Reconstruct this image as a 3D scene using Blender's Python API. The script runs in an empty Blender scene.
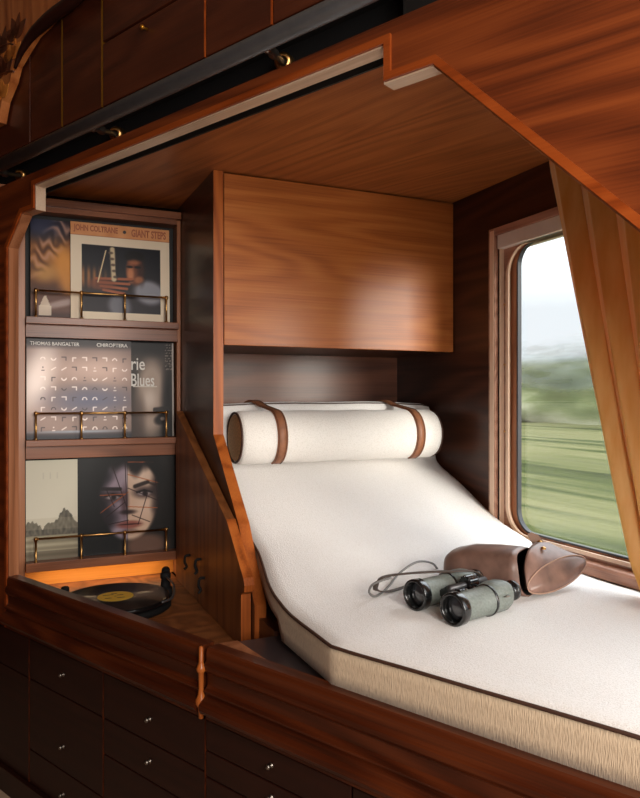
import bpy, bmesh, math, random
from mathutils import Vector, Matrix, noise
random.seed(7)
SC = bpy.context.scene
COL = SC.collection
EYE = 1.15                      # camera height above the floor; all z below are relative to it
T = math.radians(25.14)
GX, GY = math.sin(T), -math.cos(T)       # direction along the panelled front, towards the right
NX, NY = -math.cos(T), -math.sin(T)      # out of the panelled front, towards the room
PX, PY = .388, 1.442
def PW(s, z, off=0.): return Vector((PX+GX*s+NX*off, PY+GY*s+NY*off, z))

# ------------------------------------------------------------------ helpers
def thing(name, label, cat, loc, group=None):
    o = bpy.data.objects.new(name, None); COL.objects.link(o)
    o.location = loc; o['label'] = label; o['category'] = cat
    if group: o['group'] = group
    return o
def wloc(o):
    v = Vector(o.location)
    while o.parent: o = o.parent; v += Vector(o.location)
    return v
def part(name, bm, mat, parent=None, bevel=0, smooth=False, label=None, seg=2, loc=None):
    me = bpy.data.meshes.new(name)
    bmesh.ops.recalc_face_normals(bm, faces=bm.faces[:])
    bm.to_mesh(me); bm.free()
    o = bpy.data.objects.new(name, me); COL.objects.link(o)
    if parent is not None:
        o.parent = parent; me.transform(Matrix.Translation(-wloc(parent)))
    elif loc is not None:
        me.transform(Matrix.Translation(-Vector(loc))); o.location = loc
    for m in (mat if isinstance(mat, (list, tuple)) else [mat]): me.materials.append(m)
    if smooth:
        for p in me.polygons: p.use_smooth = True
    if bevel:
        b = o.modifiers.new('bevel', 'BEVEL'); b.width = bevel; b.segments = seg; b.limit_method = 'ANGLE'; b.angle_limit = .6
    if label: o['label'] = label
    return o
def single(name, bm, mat, label, cat, loc, group=None, **k):
    o = part(name, bm, mat, None, loc=loc, **k); o['label'] = label; o['category'] = cat
    if group: o['group'] = group
    return o
def struct(name, bm, mat, parent=None, **k):
    o = part(name, bm, mat, parent, **k)
    if parent is None: o['kind'] = 'structure'
    return o
def box(bm, x0, x1, y0, y1, z0, z1, mi=0):
    v = [bm.verts.new((x, y, z)) for x in (x0, x1) for y in (y0, y1) for z in (z0, z1)]
    for f in ((0,1,3,2),(4,6,7,5),(0,4,5,1),(2,3,7,6),(0,2,6,4),(1,5,7,3)):
        bm.faces.new([v[i] for i in f]).material_index = mi
    return bm
def prism(bm, pts, vec, mi=0):
    vec = Vector(vec)
    a = [bm.verts.new(p) for p in pts]; b = [bm.verts.new(Vector(p)+vec) for p in pts]
    n = len(a)
    caps = [bm.faces.new(a), bm.faces.new(b[::-1])]
    for i in range(n):
        bm.faces.new((a[i], b[i], b[(i+1) % n], a[(i+1) % n])).material_index = mi
    for f in caps: f.material_index = mi
    for f in caps: f.normal_update()
    if n > 4: bmesh.ops.triangulate(bm, faces=caps, ngon_method='EAR_CLIP')
    return bm
def pbox(bm, s0, s1, o0, o1, z0, z1):     # a box in the frame of the panelled front
    return prism(bm, [PW(s0, z0, o0), PW(s0, z1, o0), PW(s0, z1, o1), PW(s0, z0, o1)], Vector((GX, GY, 0))*(s1-s0))
def tube(bm, path, r, seg=12, closed=False, flat=None, up=None, cap=True):
    P = [Vector(p) for p in path]; n = len(P)
    rs = r if isinstance(r, (list, tuple)) else [r]*n
    rings = []; prev = None
    for i in range(n):
        if closed: t = (P[(i+1) % n]-P[i-1])
        else: t = P[min(i+1, n-1)]-P[max(i-1, 0)]
        t.normalize()
        if up is not None: u = Vector(up)
        elif prev is None: u = Vector((0, 0, 1)) if abs(t.z) < .9 else Vector((1, 0, 0))
        else: u = prev
        a = u - t*u.dot(t); a.normalize(); b = t.cross(a); prev = a
        fa, fb = (1, 1) if flat is None else flat
        rings.append([bm.verts.new(P[i]+a*(math.cos(k*2*math.pi/seg)*rs[i]*fa)+b*(math.sin(k*2*math.pi/seg)*rs[i]*fb)) for k in range(seg)])
    m = n if closed else n-1
    for i in range(m):
        A, B = rings[i], rings[(i+1) % n]
        for k in range(seg): bm.faces.new((A[k], A[(k+1) % seg], B[(k+1) % seg], B[k]))
    if not closed and cap:
        bm.faces.new(rings[0][::-1]); bm.faces.new(rings[-1])
    return bm
def lathe(bm, prof, org, axis, seg=28, mi=0):
    org = Vector(org); ax = Vector(axis).normalized()
    u = Vector((0, 0, 1)) if abs(ax.z) < .9 else Vector((1, 0, 0))
    a = (u-ax*u.dot(ax)).normalized(); b = ax.cross(a)
    rings = []
    for r, h in prof:
        if r < 1e-6: rings.append([bm.verts.new(org+ax*h)])
        else: rings.append([bm.verts.new(org+ax*h+a*(math.cos(2*math.pi*k/seg)*r)+b*(math.sin(2*math.pi*k/seg)*r)) for k in range(seg)])
    for A, B in zip(rings, rings[1:]):
        for k in range(seg):
            k2 = (k+1) % seg
            vs = [A[k % len(A)], A[k2 % len(A)], B[k2 % len(B)], B[k % len(B)]]
            q = []
            for v in vs:
                if v not in q: q.append(v)
            if len(q) > 2: bm.faces.new(q).material_index = mi
    return bm
def loft(bm, rings, closed=True, caps=True):
    R = [[bm.verts.new(p) for p in r] for r in rings]
    for A, B in zip(R, R[1:]):
        n = len(A)
        for k in range(n if closed else n-1): bm.faces.new((A[k], A[(k+1) % n], B[(k+1) % n], B[k]))
    if caps: bm.faces.new(R[0][::-1]); bm.faces.new(R[-1])
    return R
def NB(): return bmesh.new()
def catmull(pts, n=8):
    P = [Vector(p) for p in pts]; out = []
    for i in range(len(P)-1):
        p0 = P[max(i-1, 0)]; p1 = P[i]; p2 = P[i+1]; p3 = P[min(i+2, len(P)-1)]
        for k in range(n):
            t = k/n
            out.append(.5*((2*p1)+(p2-p0)*t+(2*p0-5*p1+4*p2-p3)*t*t+(3*p1-p0-3*p2+p3)*t**3))
    out.append(P[-1]); return out

# ------------------------------------------------------------------ materials
def srgb(c):
    return tuple(((v/255)/12.92 if v/255 <= .04045 else ((v/255+.055)/1.055)**2.4) for v in c)+(1,)
def newmat(name):
    m = bpy.data.materials.new(name); m.use_nodes = True
    nt = m.node_tree; nt.nodes.clear()
    out = nt.nodes.new('ShaderNodeOutputMaterial'); b = nt.nodes.new('ShaderNodeBsdfPrincipled')
    nt.links.new(b.outputs[0], out.inputs[0])
    return m, nt, b
def N_(nt, t, **k):
    n = nt.nodes.new(t)
    for a, v in k.items(): setattr(n, a, v)
    return n
def ramp(nt, stops):
    r = nt.nodes.new('ShaderNodeValToRGB'); e = r.color_ramp.elements
    while len(e) < len(stops): e.new(.5)
    for el, (p, c) in zip(e, stops): el.position = p; el.color = c
    return r
def wood(name, dark, mid, light, rot=(0,0,0), rough=.34, scale=1., coat=.25, seed=0., fig=1., band=1.):
    """walnut: the grain runs along local X after the rotation 'rot'"""
    m, nt, b = newmat(name); L = nt.links.new
    tc = N_(nt, 'ShaderNodeTexCoord')
    mp = N_(nt, 'ShaderNodeMapping'); mp.vector_type = 'TEXTURE'; mp.inputs['Rotation'].default_value = rot
    mp.inputs['Location'].default_value = (seed, seed*.7, seed*1.3)
    L(tc.outputs['Object'], mp.inputs['Vector'])
    def stretch(sx, sy, sz):
        q = N_(nt, 'ShaderNodeMapping'); q.inputs['Scale'].default_value = (sx*scale, sy*scale, sz*scale)
        L(mp.outputs[0], q.inputs['Vector']); return q
    q1 = stretch(.7, 5.6, 5.6)
    n1 = N_(nt, 'ShaderNodeTexNoise'); n1.inputs['Scale'].default_value = 1.; n1.inputs['Detail'].default_value = 1.5; n1.inputs['Roughness'].default_value = .45
    L(q1.outputs[0], n1.inputs['Vector'])
    mu = N_(nt, 'ShaderNodeMath', operation='MULTIPLY'); mu.inputs[1].default_value = 62.*fig; L(n1.outputs[0], mu.inputs[0])
    si = N_(nt, 'ShaderNodeMath', operation='SINE'); L(mu.outputs[0], si.inputs[0])
    q2 = stretch(4., 260, 260)
    n2 = N_(nt, 'ShaderNodeTexNoise'); n2.inputs['Scale'].default_value = 1.; n2.inputs['Detail'].default_value = 3.; n2.inputs['Roughness'].default_value = .6
    L(q2.outputs[0], n2.inputs['Vector'])
    q3 = stretch(.7, 30, 30)
    n3 = N_(nt, 'ShaderNodeTexNoise'); n3.inputs['Scale'].default_value = 1.; n3.inputs['Detail'].default_value = 3.
    L(q3.outputs[0], n3.inputs['Vector'])
    # combine : .5 + .16*sin + .5*(fine-.5) + .9*(streak-.5)
    a1 = N_(nt, 'ShaderNodeMath', operation='MULTIPLY_ADD'); a1.inputs[1].default_value = .17*band; a1.inputs[2].default_value = .52; L(si.outputs[0], a1.inputs[0])
    s2 = N_(nt, 'ShaderNodeMath', operation='MULTIPLY_ADD'); s2.inputs[1].default_value = .55; s2.inputs[2].default_value = -.275; L(n2.outputs[0], s2.inputs[0])
    a2 = N_(nt, 'ShaderNodeMath', operation='ADD'); L(a1.outputs[0], a2.inputs[0]); L(s2.outputs[0], a2.inputs[1])
    s3 = N_(nt, 'ShaderNodeMath', operation='MULTIPLY_ADD'); s3.inputs[1].default_value = .5*band; s3.inputs[2].default_value = -.25*band; L(n3.outputs[0], s3.inputs[0])
    a3 = N_(nt, 'ShaderNodeMath', operation='ADD'); L(a2.outputs[0], a3.inputs[0]); L(s3.outputs[0], a3.inputs[1])
    r = ramp(nt, [(.12, srgb(dark)), (.5, srgb(mid)), (.9, srgb(light))]); L(a3.outputs[0], r.inputs[0])
    L(r.outputs[0], b.inputs['Base Color'])
    b.inputs['Roughness'].default_value = rough
    b.inputs['Coat Weight'].default_value = coat*.5; b.inputs['Coat Roughness'].default_value = .2; b.inputs['Specular IOR Level'].default_value = .3
    bp = N_(nt, 'ShaderNodeBump'); bp.inputs['Strength'].default_value = .05; bp.inputs['Distance'].default_value = .002
    L(a2.outputs[0], bp.inputs['Height']); L(bp.outputs[0], b.inputs['Normal'])
    return m
def plain(name, col, rough=.5, metal=0., coat=0., var=.0, nscale=40, bump=0., spec=.5, sheen=0.):
    m, nt, b = newmat(name); L = nt.links.new
    b.inputs['Roughness'].default_value = rough; b.inputs['Metallic'].default_value = metal
    b.inputs['Coat Weight'].default_value = coat; b.inputs['Specular IOR Level'].default_value = spec
    b.inputs['Sheen Weight'].default_value = sheen
    tc = N_(nt, 'ShaderNodeTexCoord')
    n = N_(nt, 'ShaderNodeTexNoise'); n.inputs['Scale'].default_value = nscale; n.inputs['Detail'].default_value = 5
    L(tc.outputs['Object'], n.inputs['Vector'])
    c = srgb(col); v = max(var, .02)
    r = ramp(nt, [(.3, tuple(x*(1-v) for x in c[:3])+(1,)), (.7, tuple(min(1, x*(1+v)) for x in c[:3])+(1,))])
    L(n.outputs[0], r.inputs[0]); L(r.outputs[0], b.inputs['Base Color'])
    if bump:
        bp = N_(nt, 'ShaderNodeBump'); bp.inputs['Strength'].default_value = bump; bp.inputs['Distance'].default_value = .003
        L(n.outputs[0], bp.inputs['Height']); L(bp.outputs[0], b.inputs['Normal'])
    return m
VERT = (0, math.pi/2, 0)        # grain upright
AY = (0, 0, math.pi/2)          # grain along y
AG = (0, 0, -(math.pi/2-T))     # grain along the panelled front
W1 = dict(dark=(58,24,12), mid=(118,58,30), light=(166,92,50))
w_front = wood('walnut_front', (58,22,9), (106,47,19), (136,66,28), AG, rough=.38, seed=1.3, fig=1.2, band=1.)
w_edge = wood('walnut_edging', (100,40,12), (138,60,19), (160,78,30), AG, rough=.35, seed=3.)
w_cab = wood('walnut_cupboard', (112,56,24), (172,98,46), (198,126,66), (0,0,0), rough=.36, seed=5.2, fig=1.3, band=.55)
w_edge_v = wood('walnut_upright_edging', (104,48,18), (158,82,34), (184,104,46), VERT, seed=2.2)
w_dark = wood('walnut_side', (36,18,12), (62,34,23), (82,46,31), AY, rough=.34, seed=8.)
w_back = wood('walnut_back', (62,34,24), (104,62,44), (130,82,60), (0,0,0), seed=11.)
w_ceil = wood('walnut_ceiling', (92,46,22), (150,84,42), (182,112,60), (0,0,math.radians(110)), rough=.38, seed=4.4, band=.6, fig=1.3)
w_draw = wood('mahogany_drawers', (24,9,6), (40,16,10), (52,22,14), AG, rough=.42, seed=9.1, coat=.1, band=.5)  # moulding wood taken darker, the weak light on the drawers put into its colour
w_upper = wood('walnut_upper', (40,16,8), (70,30,15), (90,43,22), AG, rough=.4, seed=2.3, fig=1.1, band=.7)
w_rail = wood('mahogany_moulding', (40,15,7), (72,29,12), (96,44,19), AG, rough=.3, seed=6.6)
w_shelf = wood('walnut_shelf', (84,46,28), (128,76,48), (154,96,64), (0,0,0), seed=12.)
w_stile = wood('walnut_stile', (112,66,42), (162,104,70), (188,128,92), VERT, seed=13.)
w_niche = wood('maple_niche', (170,96,34), (206,128,48), (224,150,66), (0,0,0), seed=15.)  # amber glow on the niche back put into its colour
w_win = wood('walnut_window_casing', (134,92,74), (176,130,108), (198,152,130), AY, seed=16., coat=.15)
w_panel = wood('walnut_arm_panel', (86,46,22), (128,76,40), (152,96,54), VERT, seed=18., rough=.5)
m_black = plain('black_void_paint', (10,10,11), .6)  # black standing in for shade in slots, gaps and recesses
m_iron = plain('gunmetal_tube', (92,92,94), .38, .7, var=.08)
m_steel = plain('steel_knob', (150,142,134), .38, 1.)
m_brass = plain('aged_brass', (196,150,92), .28, 1., var=.1)
m_gold = plain('gold_inlay', (200,140,50), .35, .9)
m_leather = plain('tan_leather', (142,92,64), .5, var=.18, nscale=60, bump=.15)
m_pipe = plain('dark_brown_piping', (66,40,28), .6, var=.1)
m_case = plain('brown_case_leather', (122,92,80), .45, var=.38, nscale=22, bump=.12, coat=.15)
m_caseedge = plain('pale_leather_edge', (170,135,115), .6)
m_inside = plain('case_lining', (16,14,15), .9)
m_bino = plain('grey_leatherette', (116,122,116), .5, var=.2, nscale=220, bump=.25)
m_binoblack = plain('black_enamel', (16,17,18), .25, coat=.5)
m_lensm = plain('coated_lens', (60,62,66), .06, .0, coat=1.)
m_strap = plain('dark_strap_leather', (66,52,44), .5, var=.15)
m_strap2 = plain('grey_cord', (120,118,116), .6)
m_vinyl = plain('black_vinyl', (12,12,14), .28, coat=.4)
m_label = plain('yellow_paper', (222,178,58), .6)
m_matt = plain('matt_black_plastic', (16,16,17), .7, spec=.25)
m_white_alu = plain('cream_aluminium', (226,216,206), .4)
m_rubber = plain('window_gasket', (44,44,50), .5)
m_plate = plain('off_white_plaster', (180,160,138), .9)
m_carpet = plain('beige_carpet', (176,150,126), .95, var=.15, nscale=300, bump=.3)
m_ledge = plain('dark_ledge_leather', (58,50,52), .32, var=.12, nscale=30, coat=.3)  # ledge outside the lit wedge, its shade put into the dark colour
def fabric(name, c0, c1, sc, bump, rough=.95, sheen=.3, aniso=(1,1,1)):
    m, nt, b = newmat(name); L = nt.links.new
    tc = N_(nt, 'ShaderNodeTexCoord'); mp = N_(nt, 'ShaderNodeMapping'); mp.inputs['Scale'].default_value = aniso
    L(tc.outputs['Object'], mp.inputs[0])
    n = N_(nt, 'ShaderNodeTexNoise'); n.inputs['Scale'].default_value = sc; n.inputs['Detail'].default_value = 6; n.inputs['Roughness'].default_value = .7
    v = N_(nt, 'ShaderNodeTexVoronoi'); v.inputs['Scale'].default_value = sc*1.4
    L(mp.outputs[0], n.inputs[0]); L(mp.outputs[0], v.inputs[0])
    mx = N_(nt, 'ShaderNodeMath', operation='ADD'); L(n.outputs[0], mx.inputs[0]); L(v.outputs[0], mx.inputs[1])
    r = ramp(nt, [(.45, srgb(c0)), (1., srgb(c1))]); L(mx.outputs[0], r.inputs[0]); L(r.outputs[0], b.inputs['Base Color'])
    bp = N_(nt, 'ShaderNodeBump'); bp.inputs['Strength'].default_value = bump; bp.inputs['Distance'].default_value = .003
    L(mx.outputs[0], bp.inputs['Height']); L(bp.outputs[0], b.inputs['Normal'])
    b.inputs['Roughness'].default_value = rough; b.inputs['Sheen Weight'].default_value = sheen
    return m
m_boucle = fabric('white_boucle', (214,208,202), (234,230,227), 240, .25)
m_bolster = fabric('cream_boucle', (214,208,200), (234,229,223), 190, .3)
m_linen = fabric('beige_linen', (176,150,120), (212,188,158), 160, .4, aniso=(3,3,.35))
def weave():
    m, nt, b = newmat('tan_woven_cane'); L = nt.links.new
    tc = N_(nt, 'ShaderNodeTexCoord')
    cols = []
    for ax in ('Y', 'Z'):
        w = N_(nt, 'ShaderNodeTexWave'); w.bands_direction = ax; w.inputs['Scale'].default_value = 55; w.inputs['Distortion'].default_value = .6
        L(tc.outputs['Object'], w.inputs[0]); cols.append(w)
    mx = N_(nt, 'ShaderNodeMath', operation='MULTIPLY'); L(cols[0].outputs['Fac'], mx.inputs[0]); L(cols[1].outputs['Fac'], mx.inputs[1])
    r = ramp(nt, [(0, srgb((150,104,66))), (.5, srgb((226,180,130)))]); L(mx.outputs[0], r.inputs[0]); L(r.outputs[0], b.inputs['Base Color'])
    b.inputs['Roughness'].default_value = .7
    return m
weave(); m_cane = plain('tan_cane', (214,166,116), .7, var=.25, nscale=180, bump=.3)
def curtain_mat():
    m, nt, b = newmat('golden_curtain'); L = nt.links.new
    tc = N_(nt, 'ShaderNodeTexCoord'); mp = N_(nt, 'ShaderNodeMapping'); mp.inputs['Scale'].default_value = (8, 8, 1.2)
    L(tc.outputs['Object'], mp.inputs[0])
    n = N_(nt, 'ShaderNodeTexNoise'); n.inputs['Scale'].default_value = 5; n.inputs['Detail'].default_value = 4; L(mp.outputs[0], n.inputs[0])
    r = ramp(nt, [(.3, srgb((232,170,80))), (.7, srgb((248,202,122)))]); L(n.outputs[0], r.inputs[0]); L(r.outputs[0], b.inputs['Base Color'])
    b.inputs['Roughness'].default_value = .55; b.inputs['Sheen Weight'].default_value = .3
    tr = N_(nt, 'ShaderNodeBsdfTranslucent'); tr.inputs[0].default_value = srgb((226,150,60))
    mx = N_(nt, 'ShaderNodeMixShader'); mx.inputs[0].default_value = .22
    L(b.outputs[0], mx.inputs[1]); L(tr.outputs[0], mx.inputs[2])
    out = [q for q in nt.nodes if q.type == 'OUTPUT_MATERIAL'][0]; L(mx.outputs[0], out.inputs[0])
    return m
m_curtain = curtain_mat()
def glass_mat():
    m = bpy.data.materials.new('window_glass'); m.use_nodes = True; nt = m.node_tree; nt.nodes.clear()
    out = N_(nt, 'ShaderNodeOutputMaterial'); t = N_(nt, 'ShaderNodeBsdfTransparent'); t.inputs[0].default_value = (.95, .965, .96, 1)
    g = N_(nt, 'ShaderNodeBsdfGlossy'); g.inputs['Roughness'].default_value = .02
    f = N_(nt, 'ShaderNodeMath', operation='MULTIPLY_ADD'); f.inputs[1].default_value = .10; f.inputs[2].default_value = .03; lw = N_(nt, 'ShaderNodeLayerWeight'); lw.inputs[0].default_value = .3; nt.links.new(lw.outputs['Facing'], f.inputs[0])
    mx = N_(nt, 'ShaderNodeMixShader'); nt.links.new(f.outputs[0], mx.inputs[0]); nt.links.new(t.outputs[0], mx.inputs[1]); nt.links.new(g.outputs[0], mx.inputs[2])
    nt.links.new(mx.outputs[0], out.inputs[0]); return m
m_glass = glass_mat()
def outdoor(name, stops, sc, stretch, alpha=None):
    m, nt, b = newmat(name); L = nt.links.new
    tc = N_(nt, 'ShaderNodeTexCoord'); mp = N_(nt, 'ShaderNodeMapping'); mp.inputs['Scale'].default_value = stretch
    L(tc.outputs['Object'], mp.inputs[0])
    n = N_(nt, 'ShaderNodeTexNoise'); n.inputs['Scale'].default_value = sc; n.inputs['Detail'].default_value = 5; n.inputs['Roughness'].default_value = .55; L(mp.outputs[0], n.inputs[0])
    r = ramp(nt, [(p, srgb(c)) for p, c in stops]); L(n.outputs[0], r.inputs[0]); L(r.outputs[0], b.inputs['Base Color'])
    b.inputs['Roughness'].default_value = 1.; b.inputs['Specular IOR Level'].default_value = .05
    return m
m_paint = {}
def print_mat(name, rough=.35, metal=0.):
    m, nt, b = newmat(name)
    a = N_(nt, 'ShaderNodeVertexColor'); a.layer_name = 'ink'
    nt.links.new(a.outputs[0], b.inputs['Base Color']); b.inputs['Roughness'].default_value = rough; b.inputs['Metallic'].default_value = metal; b.inputs['Specular IOR Level'].default_value = .5 if metal else .22
    return m
m_print = print_mat('printed_card', .38)
m_foil = print_mat('printed_silver_foil', .42, .25)

# ------------------------------------------------------------------ the room shell
CZ = .652                       # alcove ceiling
WX = 1.364                      # window wall
BY = 2.43                       # back of the alcove
FLZ = -EYE
TOPZ = 1.35
# floor, room ceiling, outer walls of the lounge the camera stands in
b = NB(); box(b, -2.0, 1.6, -3.2, 2.9, FLZ-.05, FLZ); struct('floor', b, m_carpet)
b = NB(); box(b, -2.0, 1.6, -3.2, 2.9, TOPZ, TOPZ+.05); struct('ceiling', b, m_plate)
b = NB(); box(b, -2.05, -2.0, -3.2, 2.9, FLZ, TOPZ); struct('wall_left', b, w_front)
b = NB(); box(b, -2.0, 1.6, -3.25, -3.2, FLZ, TOPZ); struct('wall_rear', b, w_front)
b = NB(); box(b, -2.0, 1.6, 2.9, 2.95, FLZ, TOPZ); struct('wall_end', b, w_dark)
# window wall with one wide opening
WY0, WY1, WZ0, WZ1 = -.25, 1.735, -.425, .492
b = NB()
box(b, WX, WX+.07, WY1, 2.9, FLZ, TOPZ); box(b, WX, WX+.07, -3.2, WY0, FLZ, TOPZ)
box(b, WX, WX+.07, WY0, WY1, FLZ, WZ0); box(b, WX, WX+.07, WY0, WY1, WZ1, TOPZ)
struct('wall_window', b, w_dark)
# alcove back wall, ceiling
b = NB(); box(b, .57, WX, 2.34, 2.36, -.60, CZ); struct('wall_back', b, w_back)
b = NB()
L0 = -.19                       # the ceiling board starts this far behind the front panel at the notch
prism(b, [PW(-1.02, CZ, -.14), PW(.47, CZ, -.14), PW(.47, CZ, -.031), PW(1.9, CZ, -.031), (WX, .35, CZ), (WX, 2.43, CZ), (-.05, 2.43, CZ)], (0, 0, .02))
struct('ceiling_alcove', b, w_ceil)
b = NB(); pbox(b, -1.0, .47, -.139, -.136, CZ-.004, CZ+.03); struct('trim_1', b, m_white_alu)
b = NB(); pbox(b, -1.0, .47, -.14, -.031, .80, .82); pbox(b, -1.0, .47, -.15, -.14, CZ+.02, .82); struct('trim_2', b, m_black)  # slot behind the front blacked in for its shade

# ------------------------------------------------------------------ panelled front with its stepped octagonal opening
OPEN = [(-.901, -.672), (-.901, .442), (-.816, .527), (-.741, .527), (-.741, .592), (.451, .592), (.451, .529), (.546, .529), (1.52, -.445), (1.52, -.672)]
ZT = .628
out = [(-1.9, -.672), (-1.9, ZT), (2.3, ZT), (2.3, -.672)]
pts = OPEN[::-1]+out
b = NB(); prism(b, [PW(s, z, 0) for s, z in pts], Vector((NX, NY, 0))*-.03); struct('wall_front', b, w_front)
def offset_line(P, d):
    o = []
    for i, p in enumerate(P):
        ns = []
        for a, c in ((i-1, i), (i, i+1)):
            if a < 0 or c >= len(P): continue
            dx, dz = P[c][0]-P[a][0], P[c][1]-P[a][1]; l = math.hypot(dx, dz); ns.append((-dz/l, dx/l))
        n = ns[0] if len(ns) == 1 else (ns[0][0]+ns[1][0], ns[0][1]+ns[1][1])
        l2 = n[0]**2+n[1]**2; k = (d if len(ns) == 1 else 2*d/l2)
        if len(ns) == 1: k = d
        o.append((p[0]+n[0]*k, p[1]+n[1]*k))
    return o
inner = [(s, z) for s, z in OPEN[:]]
off = offset_line(OPEN, .013)
b = NB()
poly = inner+off[::-1]
for i in range(len(inner)-1):
    q = [inner[i], inner[i+1], off[i+1], off[i]]
    prism(b, [PW(s, z, 0) for s, z in q], Vector((NX, NY, 0))*.005)
bmesh.ops.remove_doubles(b, verts=b.verts[:], dist=1e-5)
struct('trim_3', b, w_edge)
# lining of the opening (thickness of the front); lit faces coloured paler
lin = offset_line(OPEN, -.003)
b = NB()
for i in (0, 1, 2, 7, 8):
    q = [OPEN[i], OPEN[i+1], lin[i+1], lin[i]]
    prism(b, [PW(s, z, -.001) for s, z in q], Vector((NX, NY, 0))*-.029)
struct('trim_13', b, w_stile)  # lining faces turned from the light, kept in browner wood
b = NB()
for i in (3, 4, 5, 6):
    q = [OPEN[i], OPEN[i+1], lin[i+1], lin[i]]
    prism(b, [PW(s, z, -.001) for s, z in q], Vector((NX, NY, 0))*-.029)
m_lining = wood('pale_lining', (170,140,116), (200,172,148), (214,190,168), AG, seed=20, fig=.5)  # bounced light on the notch and top faces put into the pale tone
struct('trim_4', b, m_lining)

# ------------------------------------------------------------------ above the opening: groove blacked in for its shade, tube, wall cupboards
b = NB(); pbox(b, -1.9, .4695, -.075, -.07, .60, .80); pbox(b, .4695, 2.3, -.030, -.026, .6285, .80); pbox(b, -1.9, 2.3, -.07, 0, .708, .714); struct('trim_5', b, m_black)  # recess behind the tube, its shadow put in as black
cols = [(-1.10, -.768), (-.768, -.595), (-.595, -.404), (-.404, -.013), (-.013, .185), (.185, .60), (.60, 1.0)]
DL = ['narrow walnut wall cupboard under the inlaid arch at top left', 'second walnut wall cupboard from the left, narrow, beside the inlaid arch',
      'walnut wall cupboard between the two gold vertical lines', 'walnut wall cupboard with a small gold knob below a high drawer',
      'narrow walnut wall cupboard right of the gold-knobbed one', 'walnut wall cupboard over the fitting at the tube middle', 'walnut wall cupboard at the right end above the tube']
for i, (a, c) in enumerate(cols):
    t = thing('wall_cupboard', DL[i], 'cupboard', PW((a+c)/2, .714, 0), 'wall cupboards above the dark tube')
    b = NB(); pbox(b, a+.001, c-.001, -.30, -.02, .716, 1.34); part('body', b, w_draw, t)
    if i == 3:
        b = NB(); pbox(b, a+.003, c-.003, -.018, 0, .718, .872); d = part('door', b, w_upper, t, .0015)
        b = NB(); lathe(b, [(0, 0), (.0035, 0), (.0025, .007), (.006, .012), (.004, .017), (0, .018)], PW(-.218, .846, 0), (NX, NY, 0), 16); part('knob', b, m_gold, d, smooth=True)
        b = NB(); pbox(b, a+.003, c-.003, -.018, 0, .878, 1.34); d = part('door', b, w_upper, t, .0015)
        b = NB(); lathe(b, [(0, 0), (.0035, 0), (.0025, .007), (.006, .012), (.004, .017), (0, .018)], PW(-.218, .99, 0), (NX, NY, 0), 16); part('knob', b, m_gold, d, smooth=True)
    else:
        b = NB(); pbox(b, a+.003, c-.003, -.018, 0, .718, 1.34); part('door', b, w_upper, t, .0015)
    if i in (1, 2, 3, 4):
        b = NB(); pbox(b, c-.0032 if i != 3 else c-.0028, c+.0002, -.018, .001, .718, 1.34); part('edge_inlay', b, m_gold if i < 3 else w_edge, t)
# ornamental inlaid arch, top left
t = thing('inlaid_arch', 'orange leaf-patterned inlaid arch panel with a dark edge, top left corner', 'panel', PW(-1.1, .87, .03))
arc = [(-.90, .80), (-.876, .855), (-.827, .898), (-.803, .935), (-.756, .959), (-.70, .985), (-.60, 1.0), (-.45, 1.04), (-.3, 1.3), (-1.4, 1.3), (-1.4, .80)]
b = NB(); prism(b, [PW(s, z, .03) for s, z in arc], Vector((NX, NY, 0))*-.025)
part('panel', b, wood('inlay_ground', (120,60,26), (168,96,48), (190,120,66), VERT, seed=3), t)
b = NB(); tube(b, catmull([PW(s, z, .028) for s, z in [(-.800, .925), (-.765, .958), (-.70, .986), (-.60, .998), (-.48, 1.004), (-.30, 1.04)]], 5), [.004+.013*min(1, k/14) for k in range(26)], 10); part('edge_moulding', b, w_draw, t, smooth=True)
m_leafd = wood('inlay_leaf', (50,20,8), (84,36,14), (110,52,22), VERT, seed=7)
m_leafl = wood('inlay_leaf_pale', (170,90,30), (206,122,48), (222,150,70), VERT, seed=9)
def petal(bm, s, z, ang, L, w):
    n = 10; up = []; dn = []
    for k in range(n+1):
        q = k/n; h = w*math.sin(math.pi*q**.8)*.5
        up.append((q*L, h)); dn.append((q*L, -h))
    ol = up+dn[::-1][1:-1]
    c, sn = math.cos(ang), math.sin(ang)
    prism(bm, [PW(s+x*c-y*sn, z+x*sn+y*c, .0302) for x, y in ol], Vector((NX, NY, 0))*.0015)
for (s, z, n, L, mm) in ((-.865, .925, 4, .055, m_leafd), (-.815, .955, 4, .05, m_leafl), (-.875, .99, 4, .06, m_leafd), (-.79, 1.005, 4, .055, m_leafd), (-.875, .865, 3, .04, m_leafl)):
    for k in range(n):
        b = NB(); petal(b, s, z, math.radians(30+120*k/(n-1)) if n > 1 else 1.5, L*1.25, .036); part('leaf', b, mm, t)
for (z0, z1) in ((.915, .93), (.99, 1.01)):
    b = NB(); tube(b, [PW(-.96+.16*k/8, z0+(z1-z0)*(1-((k-4)/4)**2), .031) for k in range(9)], .003, 6); part('band', b, m_leafd, t)

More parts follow.
